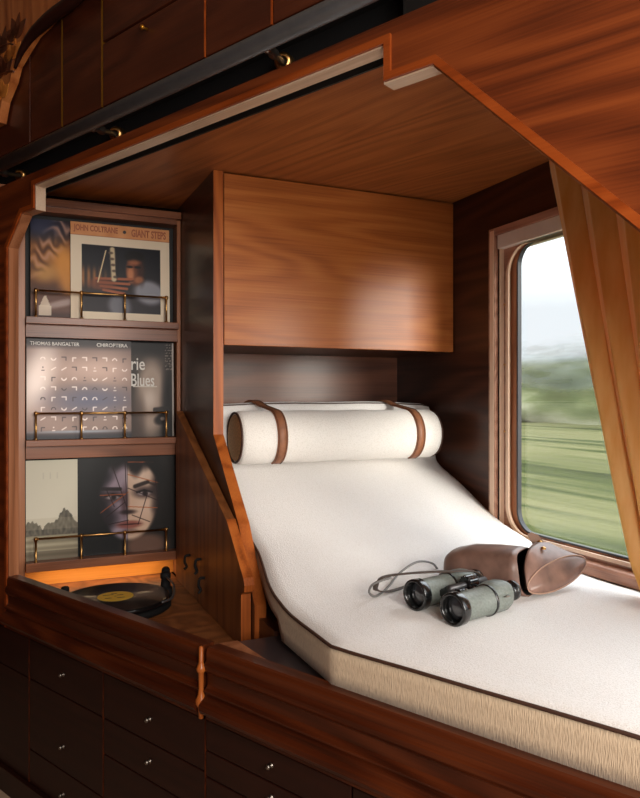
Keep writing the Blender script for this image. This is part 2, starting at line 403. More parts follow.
t = thing('metal_grab_rail', 'dark grey metal tube rail running above the alcove opening', 'rail', PW(0, .635, .08))
b = NB(); tube(b, [PW(-1.5, .635, .08), PW(1.3, .635, .08)], .0165, 24); part('tube', b, m_iron, t, smooth=True)
for s in (-.93, -.425, .160, .74):
    p0 = PW(s, .672, -.068); p1 = PW(s+.07, .637, .066); a_ = (p1-p0).normalized(); ln = (p1-p0).length
    b = NB(); lathe(b, [(0, 0), (.012, 0), (.012, .012), (.006, .02), (.006, ln*.55), (.010, ln*.58), (.010, ln*.66), (.006, ln*.70), (.006, ln*.82), (.009, ln*.86), (.007, ln), (0, ln)], p0, a_, 20)
    br = part('bracket', b, m_steel, t, smooth=True)
    b = NB(); lathe(b, [(.010, 0), (.0185, 0), (.0185, .028), (.015, .033), (.010, .034)], p0, a_, 24); part('collar', b, m_brass, br, smooth=True)

# ------------------------------------------------------------------ moulded rail below the opening and drawers
PROF = [(-.03, -.522), (-.002, -.522), (.002, -.525), (.004, -.532), (.004, -.548), (.0075, -.552), (.010, -.557), (.010, -.566), (.006, -.572), (.002, -.576), (.001, -.600), (.005, -.606), (.012, -.609), (.012, -.613),
        (.006, -.616), (.008, -.622), (.018, -.628), (.024, -.637), (.025, -.646), (.020, -.655), (.011, -.660), (.006, -.662), (.006, -.671), (-.03, -.671)]
b = NB(); prism(b, [PW(-.899, z, o) for o, z in PROF], Vector((GX, GY, 0))*.880); struct('trim_6', b, w_rail)
b = NB(); prism(b, [PW(-.004, z, o) for o, z in PROF], Vector((GX, GY, 0))*2.2); struct('trim_7', b, w_rail)
# turned joint piece
b = NB(); lathe(b, [(0, .004), (.0045, .002), (.005, -.03), (.007, -.036), (.010, -.041), (.010, -.047), (.006, -.052), (.005, -.085), (.007, -.098), (.012, -.108), (.012, -.116), (.007, -.124), (.005, -.147), (0, -.149)], PW(-.0115, -.522, .012), (0, 0, 1), 18)
struct('trim_8', b, w_edge_v, smooth=True)
DC = [(-1.15, -.775), (-.775, -.400), (-.400, -.013), (-.013, .380), (.380, .77), (.77, 1.15)]
DN = ['dark mahogany drawer cabinet at the far left below the moulding', 'mahogany drawer cabinet with three knobs in a column, second from the left',
      'dark mahogany drawer cabinet left of the turned joint', 'mahogany drawer cabinet right of the turned joint',
      'mahogany drawer cabinet below the mattress front edge', 'mahogany drawer cabinet at the far right']
ROWS = [[(-.675, -.787, 0), (-.787, -1.08, 0)], [(-.675, -.787, -.729), (-.787, -.985, -.919), (-.985, -1.08, -1.045)],
        [(-.675, -.787, -.733), (-.787, -.875, -.829), (-.875, -1.08, -.97)], [(-.675, -.740, -.706), (-.740, -.795, -.767), (-.795, -1.08, -.93)],
        [(-.675, -.787, -.73), (-.787, -1.08, -.93)], [(-.675, -.787, -.73), (-.787, -1.08, -.93)]]
for i, (a, c) in enumerate(DC):
    if i > 4: continue
    t = thing('drawer_cabinet', DN[i], 'drawers', PW((a+c)/2, -1.08, -.1), 'drawer cabinets under the alcove')
    b = NB(); pbox(b, a+.0005, c-.0005, -.32, -.022, -1.08, -.672); part('body', b, m_black, t)
    for (z1, z0, kz) in ROWS[i]:
        b = NB(); pbox(b, a+.0022, c-.0022, -.021, 0, z0+.0015, z1-.0015); d = part('drawer', b, w_draw, t, .0015)
        if kz:
            ks = (a+c)/2
            b = NB(); lathe(b, [(0, 0), (.0055, 0), (.0055, .002), (.0028, .003), (.0025, .006), (.0055, .009), (.0055, .011), (.003, .0135), (0, .014)], PW(ks, kz, 0), (NX, NY, 0), 16)
            part('knob', b, m_steel, d, smooth=True)
    if i in (1, 2, 3):
        b = NB(); pbox(b, a-.0007, a+.0007, -.02, .0008, -1.08, -.675); part('edge_inlay', b, w_rail, t)
b = NB(); pbox(b, -1.9, 2.3, -.03, .012, FLZ, -1.082); struct('baseboard_front', b, w_draw)
b = NB(); pbox(b, -1.9, -1.151, -.03, 0, -1.081, -.6725); struct('wall_front_lower', b, w_draw)

# ------------------------------------------------------------------ inside: floor of the turntable recess, ledge, seat base
def alcove_poly(y1, y2, x2, z, off=-.031):
    # region between the front line, y1..y2 and x<=x2
    def xl(y): 
        p = PW(0, 0, off); return p.x+(y-p.y)*(GX/GY)
    return [(xl(y2), y2, z), (xl(y1), y1, z), (x2, y1, z), (x2, y2, z)]
b = NB(); prism(b, alcove_poly(1.495, 2.43, .52, -.62), (0, 0, .02)); struct('trim_9', b, w_panel)
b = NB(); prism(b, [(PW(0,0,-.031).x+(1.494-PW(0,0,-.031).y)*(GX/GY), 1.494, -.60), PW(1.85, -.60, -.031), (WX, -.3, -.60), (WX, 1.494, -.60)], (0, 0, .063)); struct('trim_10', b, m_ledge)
b = NB(); prism(b, [PW(-.045, -.537, -.031), (.395, 1.494, -.537), (.466, 1.494, -.537), (.480, 1.40, -.537), PW(.19, -.537, -.031)], (0, 0, .0025)); struct('trim_14', b, w_stile)  # lit wedge of the ledge, put in as a paler board
b = NB(); box(b, .552, WX, 1.494, 2.34, -.62, -.526); struct('trim_11', b, w_dark)

# ------------------------------------------------------------------ divider, arm panel, overhead cupboard
def yz_prism(bm, x0, x1, yz): return prism(bm, [(x0, y, z) for y, z in yz], (x1-x0, 0, 0))
dv = [(1.965, CZ-.001), (1.965, -.106), (1.726, -.324), (1.655, -.425), (1.600, -.495), (1.600, -.60), (2.43, -.60), (2.43, CZ-.001)]
b = NB(); yz_prism(b, .541, .569, dv); struct('wall_divider', b, w_dark)
ed = dv[:6]; oo = offset_line(ed, -.004)
b = NB()
for i in range(len(ed)-1):
    q = [ed[i], ed[i+1], oo[i+1], oo[i]]
    prism(b, [(.5405, y, z) for y, z in q], (.029, 0, 0))
struct('trim_12', b, w_edge_v)
ap = [(2.334, -.043), (1.748, -.313), (1.607, -.430), (1.598, -.445), (1.600, -.458), (1.625, -.470), (1.625, -.60), (2.334, -.60)]
b = NB(); yz_prism(b, .515, .5395, ap)
t = thing('arm_panel', 'sloping walnut side panel with black hooks beside the turntable', 'panel', (.527, 2.0, -.60))
part('board', b, w_panel, t, .002)
ed = ap[:7]; oo = offset_line(ed, -.003)
b = NB()
for i in range(1, len(ed)-1):
    q = [ed[i], ed[i+1], oo[i+1], oo[i]]
    prism(b, [(.5148, y, z) for y, z in q], (.0245, 0, 0))
part('front_edge', b, w_edge_v, t)
for (y, z) in ((2.13, -.50), (1.96, -.53), (2.0, -.485)):
    b = NB(); tube(b, catmull([(.514, y, z+.02), (.500, y, z+.018), (.497, y, z), (.503, y, z-.014), (.495, y, z-.022)], 5), .004, 8)
    part('hook', b, m_matt, t, smooth=True)
t = thing('overhead_cupboard', 'walnut overhead cupboard with plain lift-up front above the bolster', 'cupboard', (.97, 2.1, .153))
b = NB(); box(b, .571, WX-.001, 1.985, 2.34, .153, CZ-.002); part('body', b, w_dark, t)
b = NB(); box(b, .573, WX-.003, 1.965, 1.984, .153, CZ-.004); part('door', b, w_cab, t, .0015)

# ------------------------------------------------------------------ record shelf unit
t = thing('record_shelf', 'walnut shelf unit with three ledges of displayed records', 'shelf', (.29, 2.42, -.60))
b = NB(); box(b, .026, .054, 2.372, 2.43, -.60, .60); box(b, .527, .5395, 2.372, 2.43, -.60, .60); part('frame', b, w_stile, t, .001)
b = NB(); box(b, .054, .527, 2.372, 2.43, .585, .62); box(b, .0, .5395, 2.36, 2.43, .602, .625); part('head_rail', b, w_shelf, t, .001)
b = NB(); box(b, .054, .527, 2.435, 2.442, -.54, .60); part('back_panel', b, m_black, t)
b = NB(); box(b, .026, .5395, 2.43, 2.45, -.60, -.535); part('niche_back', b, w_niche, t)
for (z, h) in ((.251, .022), (-.130, .020), (-.508, .028)):
    b = NB(); box(b, .055, .5265, 2.335, 2.434, z-h, z); sh = part('shelf', b, w_shelf, t, .0015)
    if z > -.4:
        b = NB(); box(b, .055, .5265, 2.36, 2.375, z-h-.040, z-h); part('valance', b, w_shelf, t, .001)
    g = thing_dummy = None
    ys = 2.345; hz = z+.082 if z > -.4 else z+.072
    b = NB(); tube(b, [(.078, ys, hz), (.492, ys, hz)], .0033, 10); rl = part('gallery_rail', b, m_brass, t, smooth=True)
    for x in (.084, .218, .352, .486):
        b = NB(); lathe(b, [(0, 0), (.006, 0), (.006, .003), (.0033, .005), (.0033, hz-z-.008), (.005, hz-z-.006), (.0062, hz-z), (.005, hz-z+.005), (0, hz-z+.007)], (x, ys, z), (0, 0, 1), 12)
        part('post', b, m_brass, rl, smooth=True)
# left end of the opening, chamfered stile
# ------------------------------------------------------------------ record sleeves, printed by colour function
def sm(a, b_, x):
    t_ = max(0, min(1, (x-a)/(b_-a))); return t_*t_*(3-2*t_)
def mix(a, b_, t_): return tuple(p+(q-p)*t_ for p, q in zip(a, b_))
def ell(u, v, cu, cv, ru, rv, soft=.25, ang=0.):
    c, s_ = math.cos(ang), math.sin(ang); x, y = u-cu, v-cv; x, y = x*c+y*s_, -x*s_+y*c
    return 1-sm(1-soft, 1+soft, math.hypot(x/ru, y/rv))
def seg(u, v, a, b_, w):
    ax, ay = a; bx, by = b_; dx, dy = bx-ax, by-ay
    q = max(0, min(1, ((u-ax)*dx+(v-ay)*dy)/(dx*dx+dy*dy)))
    return 1-sm(w*.5, w*1.3, math.hypot(u-ax-q*dx, v-ay-q*dy))
def sleeve(name, label, x0, x1, y, z0, z1, fn, mat, res, lean=.03, grp='record sleeves on the shelf ledges', urange=(0, 1)):
    """a card sleeve standing on a ledge, leaning back a little; fn(u,v) gives the printed colour"""
    loc = Vector(((x0+x1)/2, y, z0))
    b = NB(); w = x1-x0; h = z1-z0; nx = int(res*w/.315)+2; ny = int(res*h/.315)+2
    lay = b.verts.layers.float_color.new('ink')
    G = []
    for j in range(ny+1):
        row = []
        for i in range(nx+1):
            v = b.verts.new((x0+w*i/nx, y+lean*(j/ny), z0+h*j/ny)); uu = urange[0]+(urange[1]-urange[0])*i/nx
            c = fn(uu, j/ny); v[lay] = srgb(tuple(255*(max(0, min(255, q*1.04))/255)**1.28 if q < 245 else q for q in c)); row.append(v)
        G.append(row)
    for j in range(ny):
        for i in range(nx): b.faces.new((G[j][i], G[j][i+1], G[j+1][i+1], G[j+1][i]))
    th = Vector((0, .0032, 0)); B = {}
    edge = [G[0][i] for i in range(nx+1)]+[G[j][nx] for j in range(1, ny+1)]+[G[ny][i] for i in range(nx-1, -1, -1)]+[G[j][0] for j in range(ny-1, 0, -1)]
    bk = []
    for v in edge:
        q = b.verts.new(v.co+th); q[lay] = v[lay]; bk.append(q)
    n = len(edge)
    for k in range(n): b.faces.new((edge[k], bk[k], bk[(k+1) % n], edge[(k+1) % n]))
    b.faces.new(bk)
    o = single(name, b, mat, label, 'record sleeve', loc, grp)
    return o
def text(parent, body, x0, x1, zc, h, y, mat, lean=0., name='lettering', spacing=1., bold=.0):
    cu = bpy.data.curves.new('lettering', 'FONT'); cu.body = body; cu.align_x = 'LEFT'; cu.resolution_u = 3; cu.space_character = spacing; cu.offset = bold
    to = bpy.data.objects.new('lettering', cu); COL.objects.link(to); bpy.context.view_layer.update()
    me = bpy.data.meshes.new_from_object(to.evaluated_get(bpy.context.evaluated_depsgraph_get()))
    bpy.data.objects.remove(to); bpy.data.curves.remove(cu)
    xs = [v.co.x for v in me.vertices]; ys = [v.co.y for v in me.vertices]
    ax, bx, ay, by = min(xs), max(xs), min(ys), max(ys)
    pl = wloc(parent)
    for v in me.vertices:
        fx = (v.co.x-ax)/(bx-ax); fy = (v.co.y-ay)/(by-ay)
        z = zc+(fy-.5)*h
        v.co = Vector((x0+(x1-x0)*fx, y+lean*z, z))-pl
    me.materials.append(mat); o = bpy.data.objects.new(name, me); COL.objects.link(o); o.parent = parent
    return o
# printed pictures
def pic_gold(u, v):
    base = mix((70,42,34), (176,122,66), sm(.1, .62, v)*(1-sm(.62, .95, v)))
    base = mix(base, (228,168,84), ell(u, v, .95, .45, .5, .22, .6, -.7)*.8)
    base = mix(base, (232,190,120), ell(u, v, .35, .46, .3, .09, .7)*.6)
    base = mix(base, (64,66,92), ell(u, v, .3, .95, .7, .14, .6))
    w = .5+.5*math.sin(46*v+9*u+4*noise.noise((u*5, v*6, 1.)))
    hair = ell(u, v, .55, .78, .75, .16, .5, .45)
    base = mix(base, (206,164,140), hair*w**2*.75); base = mix(base, (60,36,34), hair*(1-w)**2*.5)
    base = mix(base, (128,96,84), sm(.27, .22, v)); base = mix(base, (196,180,176), ell(u, v, .8, .16, .5, .035, .6, .1)*sm(.3, .2, v)*.8)
    base = mix(base, (72,44,40), sm(.10, .02, v)*.7)
    if .20 < u < .52 and .03 < v < .13: base = mix(base, (238,226,208), .85)
    if abs(u-.36) < (.25-v)*1.1 and .12 < v < .23: base = mix(base, (238,226,208), .8)
    return base
def pic_jazz(u, v):
    cream = (226,210,188)
    if v > .865: 
        c = mix((206,150,104), (226,176,132), .5+.5*noise.noise((u*9, v*9, 0)))
        if v < .872: c = (176,108,72)
        return c
    if not (.105 < u < .905 and .085 < v < .775): return mix(cream, (232,220,200), .5+.5*noise.noise((u*3, v*3, 2)))
    U = (u-.105)/.8; V = (v-.085)/.69
    c = mix((34,34,44), (70,58,54), sm(.9, .2, V)*(1-U*.5))
    c = mix(c, (196,140,86), ell(U, V, .05, .52, .25, .14, .7)*.8*(.6+.4*math.sin(U*90)))
    c = mix(c, (60,54,60), ell(U, V, .5, .12, .6, .22, .3))
    c = mix(c, (176,178,186), ell(U, V, .85, .33, .2, .18, .3, -.5)*.85)       # shirt shoulder
    c = mix(c, (150,152,160), ell(U, V, .47, .10, .14, .18, .35, .2)*.8)
    c = mix(c, (124,78,56), ell(U, V, .665, .66, .115, .225, .18)); c = mix(c, (60,36,30), ell(U, V, .75, .66, .05, .2, .6)*.7)             # head
    c = mix(c, (20,14,14), ell(U, V, .66, .87, .12, .08, .3))
    c = mix(c, (206,146,106), ell(U, V, .61, .60, .045, .12, .6)*.9); c = mix(c, (196,134,96), ell(U, V, .66, .79, .07, .04, .7)*.7)
    c = mix(c, (200,140,98), ell(U, V, .72, .52, .06, .05, .5, .5)*.7)
    c = mix(c, (24,14,14), ell(U, V, .60, .71, .04, .018, .5)); c = mix(c, (24,14,14), ell(U, V, .70, .71, .04, .018, .5))
    c = mix(c, (46,22,18), ell(U, V, .605, .50, .04, .014, .5))
    for k in range(4):                                                         # fingers on the horn
        c = mix(c, (178,112,78), seg(U, V, (.18+.03*k, .50-.055*k), (.62-.03*k, .50-.075*k+.02), .022))
        c = mix(c, (44,26,24), seg(U, V, (.18+.03*k, .475-.055*k), (.6-.03*k, .472-.075*k+.02), .007))
    c = mix(c, (150,92,66), ell(U, V, .25, .42, .17, .09, .4)*.7)
    c = mix(c, (206,190,160), seg(U, V, (.38, .96), (.40, .50), .035)); c = mix(c, (226,206,170), seg(U, V, (.30, .93), (.20, .45), .008))
    for k in range(5): c = mix(c, (120,104,90), ell(U, V, .36+.015*k, .90-.09*k, .03, .02, .4))
    c = mix(c, (34,30,32), ell(U, V, .44, .70, .02, .16, .5))
    return c
def pic_silver(u, v):
    g = .5+.35*noise.noise((u*1.6, v*1.4, 3.))
    c = mix((70,58,56), (196,172,160), g)
    c = mix(c, (236,226,220), ell(u, v, .10, .62, .13, .3, .9, -.3)*.8)
    c = mix(c, (222,196,182), ell(u, v, .62, .70, .4, .14, .9)*.5)
    c = mix(c, (92,98,124), ell(u, v, .62, .38, .35, .12, .9)*.7)
    c = mix(c, (160,140,130), ell(u, v, .75, .18, .3, .12, .8)*.5)
    c = mix(c, (20,22,34), sm(.10, .0, v)*.9)
    c = mix(c, (40,38,42), sm(.88, .97, v)*.8)
    c = mix(c, (160,176,190), ell(u, v, .5, .07, .4, .012, .9)*.6)
    # rows of little symbols
    if .05 < v < .86 and .10 < u < .985:
        ci = int((u-.10)/.098); ri = int((v-.05)/.1); cu = .10+.098*(ci+.5); cv = .05+.1*(ri+.5)
        h = random.Random(ci*37+ri*101); k = h.randint(0, 5); x = (u-cu)/.098; y = (v-cv)/.1
        a = 0
        if k == 0: a = 1 if abs(math.hypot(x, y+.05)-.2) < .05 and y > -.1 else 0
        elif k == 1: a = max(seg(x, y, (-.2, .2), (.2, .2), .06), seg(x, y, (.2, .2), (.2, -.1), .06))
        elif k == 2: a = 1 if abs(math.hypot(x, y-.1)-.22) < .055 and y < .1 else 0
        elif k == 3: a = max(seg(x, y, (-.15, -.2), (-.15, .15), .06), seg(x, y, (-.15, .15), (.15, .15), .06))
        elif k == 4: a = seg(x, y, (-.2, -.1), (.2, .15), .06)
        else: a = max(ell(x, y, 0, .15, .07, .07, .3), seg(x, y, (-.1, -.15), (.12, -.15), .05))
        c = mix(c, (232,222,216) if (ci+ri) % 3 else (66,58,62), a*.75)
    return c
def pic_grey(u, v):      # u from 0 (hidden under the silver sleeve) to 1
    c = mix((52,48,46), (104,94,88), .5+.5*noise.noise((u*3, v*3, 5)))
    c = mix(c, (188,172,160), ell(u, v, .48, .42, .33, .42, .35, -.15))
    c = mix(c, (26,24,26), sm(.80, .95, v)*.7)
    c = mix(c, (34,30,30), ell(u, v, .98, .3, .24, .5, .5))
    c = mix(c, (222,210,200), ell(u, v, .45, .40, .13, .10, .8)*.8)
    c = mix(c, (40,34,34), ell(u, v, .72, .185, .16, .055, .4, .1)); c = mix(c, (150,138,130), ell(u, v, .74, .19, .05, .02, .4))
    c = mix(c, (46,40,40), seg(u, v, (.55, .28), (.9, .30), .03)*.8)
    c = mix(c, (112,98,92), ell(u, v, .18, .2, .16, .24, .6)*.7)
    if abs(v-.532) < .006 and .08 < u < .62: c = (220,214,206)
    c = mix(c, (196,190,184), sm(.955, .97, u))
    if u > .80 and v > .7: c = mix(c, (190,180,170), .6*(1 if int(v*70) % 2 == 0 and noise.noise((u*30, v*40, 0)) > 0 else 0))
    return c
def pic_cream(u, v):
    c = mix((226,220,206), (206,202,186), v)
    tree = .36+.07*noise.noise((u*5, 0, 0))+.05*noise.noise((u*17, 3, 0))+.12*sm(.45, .8, u)*(1-sm(.85, 1, u))
    if v < tree and v > .24: c = mix((92,88,80), (146,140,126), .5+.5*noise.noise((u*20, v*25, 1)))
    elif v <= .24: c = mix((150,142,122), (196,188,166), .5+.5*math.sin(v*95)*.7)
    if v <= .09: c = mix(c, (96,86,74), .5)
    if .30 < v < .42: c = mix(c, (190,182,160), .25)
    return c
LN = [((.22,.42),(.50,.62)),((.33,.93),(.49,.45)),((.47,.97),(.49,.30)),((.22,.60),(.47,.60)),((.26,.36),(.47,.52)),((.30,.30),(.50,.33)),((.50,.80),(.82,.70)),((.53,.84),(.72,.97)),
      ((.50,.66),(.80,.52)),((.50,.47),(.80,.44)),((.60,.28),(.70,.60)),((.78,.74),(.82,.42)),((.50,.93),(.76,.92)),((.28,.66),(.36,.48)),((.54,.38),(.72,.30))]
def pic_lines(u, v):
    c = (26,28,30) if u < .5 else (46,42,40)
    c = mix(c, (58,54,52), .4*(.5+.5*noise.noise((u*3, v*3, 0))))
    c = mix(c, (20,18,18), ell(u, v, .50, .80, .36, .30, .2)*.8)
    wob = .02*noise.noise((v*6, 0, 3))
    face = ell(u+wob, v, .51, .56, .30, .43, .07)
    skin = mix((176,162,174), (216,190,170), sm(.485, .505, u))
    skin = mix(skin, (34,30,36), (1-sm(.24, .40, u+.14*noise.noise((v*4, 1, 0))))*.95)
    skin = mix(skin, (96,84,92), ell(u, v, .34, .40, .10, .12, .7)*.35)
    skin = mix(skin, (110,88,80), sm(.70, .84, u)*.75)
    skin = mix(skin, (236,218,204), ell(u, v, .63, .78, .12, .10, .9)*.6); skin = mix(skin, (232,210,196), ell(u, v, .66, .46, .08, .09, .9)*.5)
    skin = mix(skin, (30,24,26), sm(.80, .93, v+.16*noise.noise((u*6, 0, 0))+.5*max(0, u-.66))*.95); skin = mix(skin, (40,32,34), sm(.70, .80, u+.05*noise.noise((v*7, 2, 0)))*.7)
    c = mix(c, (140,110,96), ell(u, v, .68, .06, .22, .12, .4)*.85)
    c = mix(c, skin, face)
    for cu, cv, dk in ((.345, .575, .85), (.665, .60, .8)):
        c = mix(c, (62,48,52), ell(u, v, cu, cv+.012, .105, .055, .7)*dk)
        c = mix(c, (196,186,186), ell(u, v, cu, cv-.002, .062, .020, .5)*.85)
        c = mix(c, (48,34,38), ell(u, v, cu+.008, cv, .026, .027, .5))
        c = mix(c, (30,22,24), seg(u, v, (cu-.075, cv+.012), (cu, cv+.032), .010)*.8); c = mix(c, (30,22,24), seg(u, v, (cu, cv+.032), (cu+.08, cv+.008), .010)*.8)
    c = mix(c, (46,36,38), seg(u, v, (.24, .665), (.42, .655), .020)*.85); c = mix(c, (50,38,36), seg(u, v, (.57, .675), (.70, .715), .022)*.85); c = mix(c, (60,46,42), seg(u, v, (.70, .715), (.79, .675), .014)*.7)
    c = mix(c, (86,60,64), ell(u, v, .465, .52, .035, .14, .8)*.75); c = mix(c, (44,30,32), ell(u, v, .495, .415, .075, .022, .7)*.8)
    c = mix(c, (150,88,78), ell(u, v, .51, .285, .125, .040, .4)*.8); c = mix(c, (60,30,30), ell(u, v, .51, .288, .11, .007, .5)*.8)
    c = mix(c, (90,70,70), ell(u, v, .51, .225, .07, .02, .8)*.5)
    for k, (a, b_) in enumerate(LN): c = mix(c, (52,30,34) if k % 3 else (190,112,66), seg(u, v, a, b_, .0050)*.8*min(1, face+.3))
    if .49 < u < .496: c = mix(c, (20,18,20), .5)
    return c
m_orange_ink = plain('rust_ink', (170,92,56), .5); m_white_ink = plain('pale_ink', (236,232,226), .5); m_grey_ink = plain('grey_ink', (176,168,158), .5); m_faint_ink = plain('faint_ink', (196,190,172), .5)
m_dark_ink = plain('dark_ink', (34,24,22), .5)
g = 'record sleeves on the shelf ledges'
s1 = sleeve('record_sleeve', 'brown and gold sleeve half hidden at the left of the top ledge', .070, .235, 2.385, .2515, .566, pic_gold, m_print, 150, .012, g, (0, 1.4))
s2 = sleeve('record_sleeve', 'cream bordered sleeve with an orange title band on the top ledge', .188, .503, 2.372, .2515, .566, pic_jazz, m_print, 190, .012, g)
L2 = .012/.315
text(s2, 'JOHN COLTRANE', .197, .335, .5455, .026, 2.3712-.2515*L2, m_orange_ink, L2, bold=.035)
text(s2, 'GIANT STEPS', .378, .492, .5455, .026, 2.3712-.2515*L2, m_orange_ink, L2, bold=.035)
b = NB(); lathe(b, [(0, 0), (.0055, 0), (.0055, .0006), (0, .0008)], (.356, 2.3708-.2515*L2+.5455*L2, .5455), (0, -1, 0), 14); part('round_dot', b, m_dark_ink, s2)
s3 = sleeve('record_sleeve', 'grey portrait sleeve lettered Blues at right of the middle ledge', .300, .520, 2.386, -.1295, .186, pic_grey, m_print, 170, .010, g, (-.5, 1))
s4 = sleeve('record_sleeve', 'silver foil sleeve covered with rows of small symbols on the middle ledge', .058, .377, 2.372, -.1295, .187, pic_silver, m_foil, 230, .010, g)
L4 = .010/.316; y4 = 2.3712+.1295*L4
text(s4, 'THOMAS BANGALTER', .068, .215, .172, .0115, y4, m_white_ink, L4, bold=.02); text(s4, 'CHIROPTERA', .268, .366, .172, .0115, y4, m_white_ink, L4, bold=.015)
y3 = 2.3852+.1295*L4
text(s3, 'rie', .380, .424, .113, .040, y3, m_white_ink, L4, bold=.01); text(s3, 'Blues', .379, .455, .060, .042, y3, m_white_ink, L4, bold=.01)
s5 = sleeve('record_sleeve', 'cream sleeve with a faded row of trees at left of the bottom ledge', .056, .209, 2.370, -.5075, -.196, pic_cream, m_print, 150, .012, g)
L5 = .012/.31
text(s5, 'I I I', .105, .150, -.245, .020, 2.3692+.5075*L5, m_faint_ink, L5)
s6 = sleeve('record_sleeve', 'dark sleeve with a portrait face crossed by thin lines on the bottom ledge', .209, .526, 2.374, -.5075, -.189, pic_lines, m_print, 200, .010, g)

# ------------------------------------------------------------------ turntable and record
TX, TY, TZ = .285, 2.075, -.600
t = thing('turntable', 'black turntable in the recess below the records', 'turntable', (TX, TY, TZ))
b = NB(); lathe(b, [(0, 0), (.150, 0), (.156, .004), (.156, .016), (.150, .019), (0, .019)], (TX, TY, TZ), (0, 0, 1), 64); part('plinth', b, m_matt, t, smooth=True)
b = NB(); lathe(b, [(0, .019), (.147, .019), (.149, .022), (.149, .030), (.146, .032), (0, .032)], (TX, TY, TZ), (0, 0, 1), 64); part('platter', b, m_vinyl, t, smooth=True)
ax, ay = TX+.158, TY+.075
b = NB(); lathe(b, [(0, 0), (.024, 0), (.024, .022), (.016, .026), (.012, .050), (.016, .054), (.016, .066), (.009, .072), (0, .073)], (ax, ay, TZ), (0, 0, 1), 24); part('arm_base', b, m_matt, t, smooth=True)
b = NB(); tube(b, catmull([(ax+.012, ay+.055, TZ+.060), (ax, ay, TZ+.060), (ax+.002, ay-.10, TZ+.056), (ax-.02, ay-.19, TZ+.046), (ax-.055, ay-.215, TZ+.042)], 6), .0035, 8); ta = part('tonearm', b, m_iron, t, smooth=True)
b = NB(); tube(b, [(ax+.008, ay+.035, TZ+.060), (ax+.014, ay+.065, TZ+.060)], .013, 16); part('counterweight', b, m_matt, ta, smooth=True)
b = NB(); lathe(b, [(0, 0), (.012, 0), (.012, .035), (.009, .040), (0, .041)], (TX-.125, TY+.145, TZ), (0, 0, 1), 18); part('speed_knob', b, m_matt, t, smooth=True)
t = thing('vinyl_record', 'black vinyl record with yellow label lying on the turntable', 'record', (TX, TY, TZ+.0322))
prof = [(0, .0)]+[(.150, 0), (.1505, .001), (.149, .0022)]
r_ = .148
while r_ > .052: prof += [(r_, .0022), (r_-.0015, .0018)]; r_ -= .003
prof += [(.05, .002), (0, .002)]
b = NB(); lathe(b, prof, (TX, TY, TZ+.0322), (0, 0, 1), 72); part('disc', b, m_vinyl, t)
b = NB(); lathe(b, [(.0036, .0021), (.050, .0021), (.050, .0026), (.0036, .0026)], (TX, TY, TZ+.0322), (0, 0, 1), 48); lb = part('label', b, m_label, t)
for (dx, dy, w) in ((-.018, .018, .03), (-.022, -.015, .018), (.012, -.02, .022), (0, .028, .016), (.014, .008, .018)):
    b = NB(); box(b, TX+dx-w/2, TX+dx+w/2, TY+dy-.002, TY+dy+.002, TZ+.0349, TZ+.0352); part('label_print', b, m_dark_ink, lb)
# small black stand near the joint
t = thing('cable_holder', 'small black clip lying behind the moulded rail joint', 'clip', (.392, 1.57, -.60))
b = NB(); lathe(b, [(0, 0), (.018, 0), (.018, .008), (.006, .014), (.005, .045), (.010, .050), (.010, .058), (0, .060)], (.392, 1.57, -.60), (0, 0, 1), 16); part('base', b, m_matt, t, smooth=True)
b = NB(); tube(b, catmull([(.345, 1.60, -.572), (.37, 1.59, -.560), (.392, 1.57, -.552), (.41, 1.545, -.560), (.425, 1.52, -.566)], 5), .006, 8); part('arm', b, m_matt, t, smooth=True)

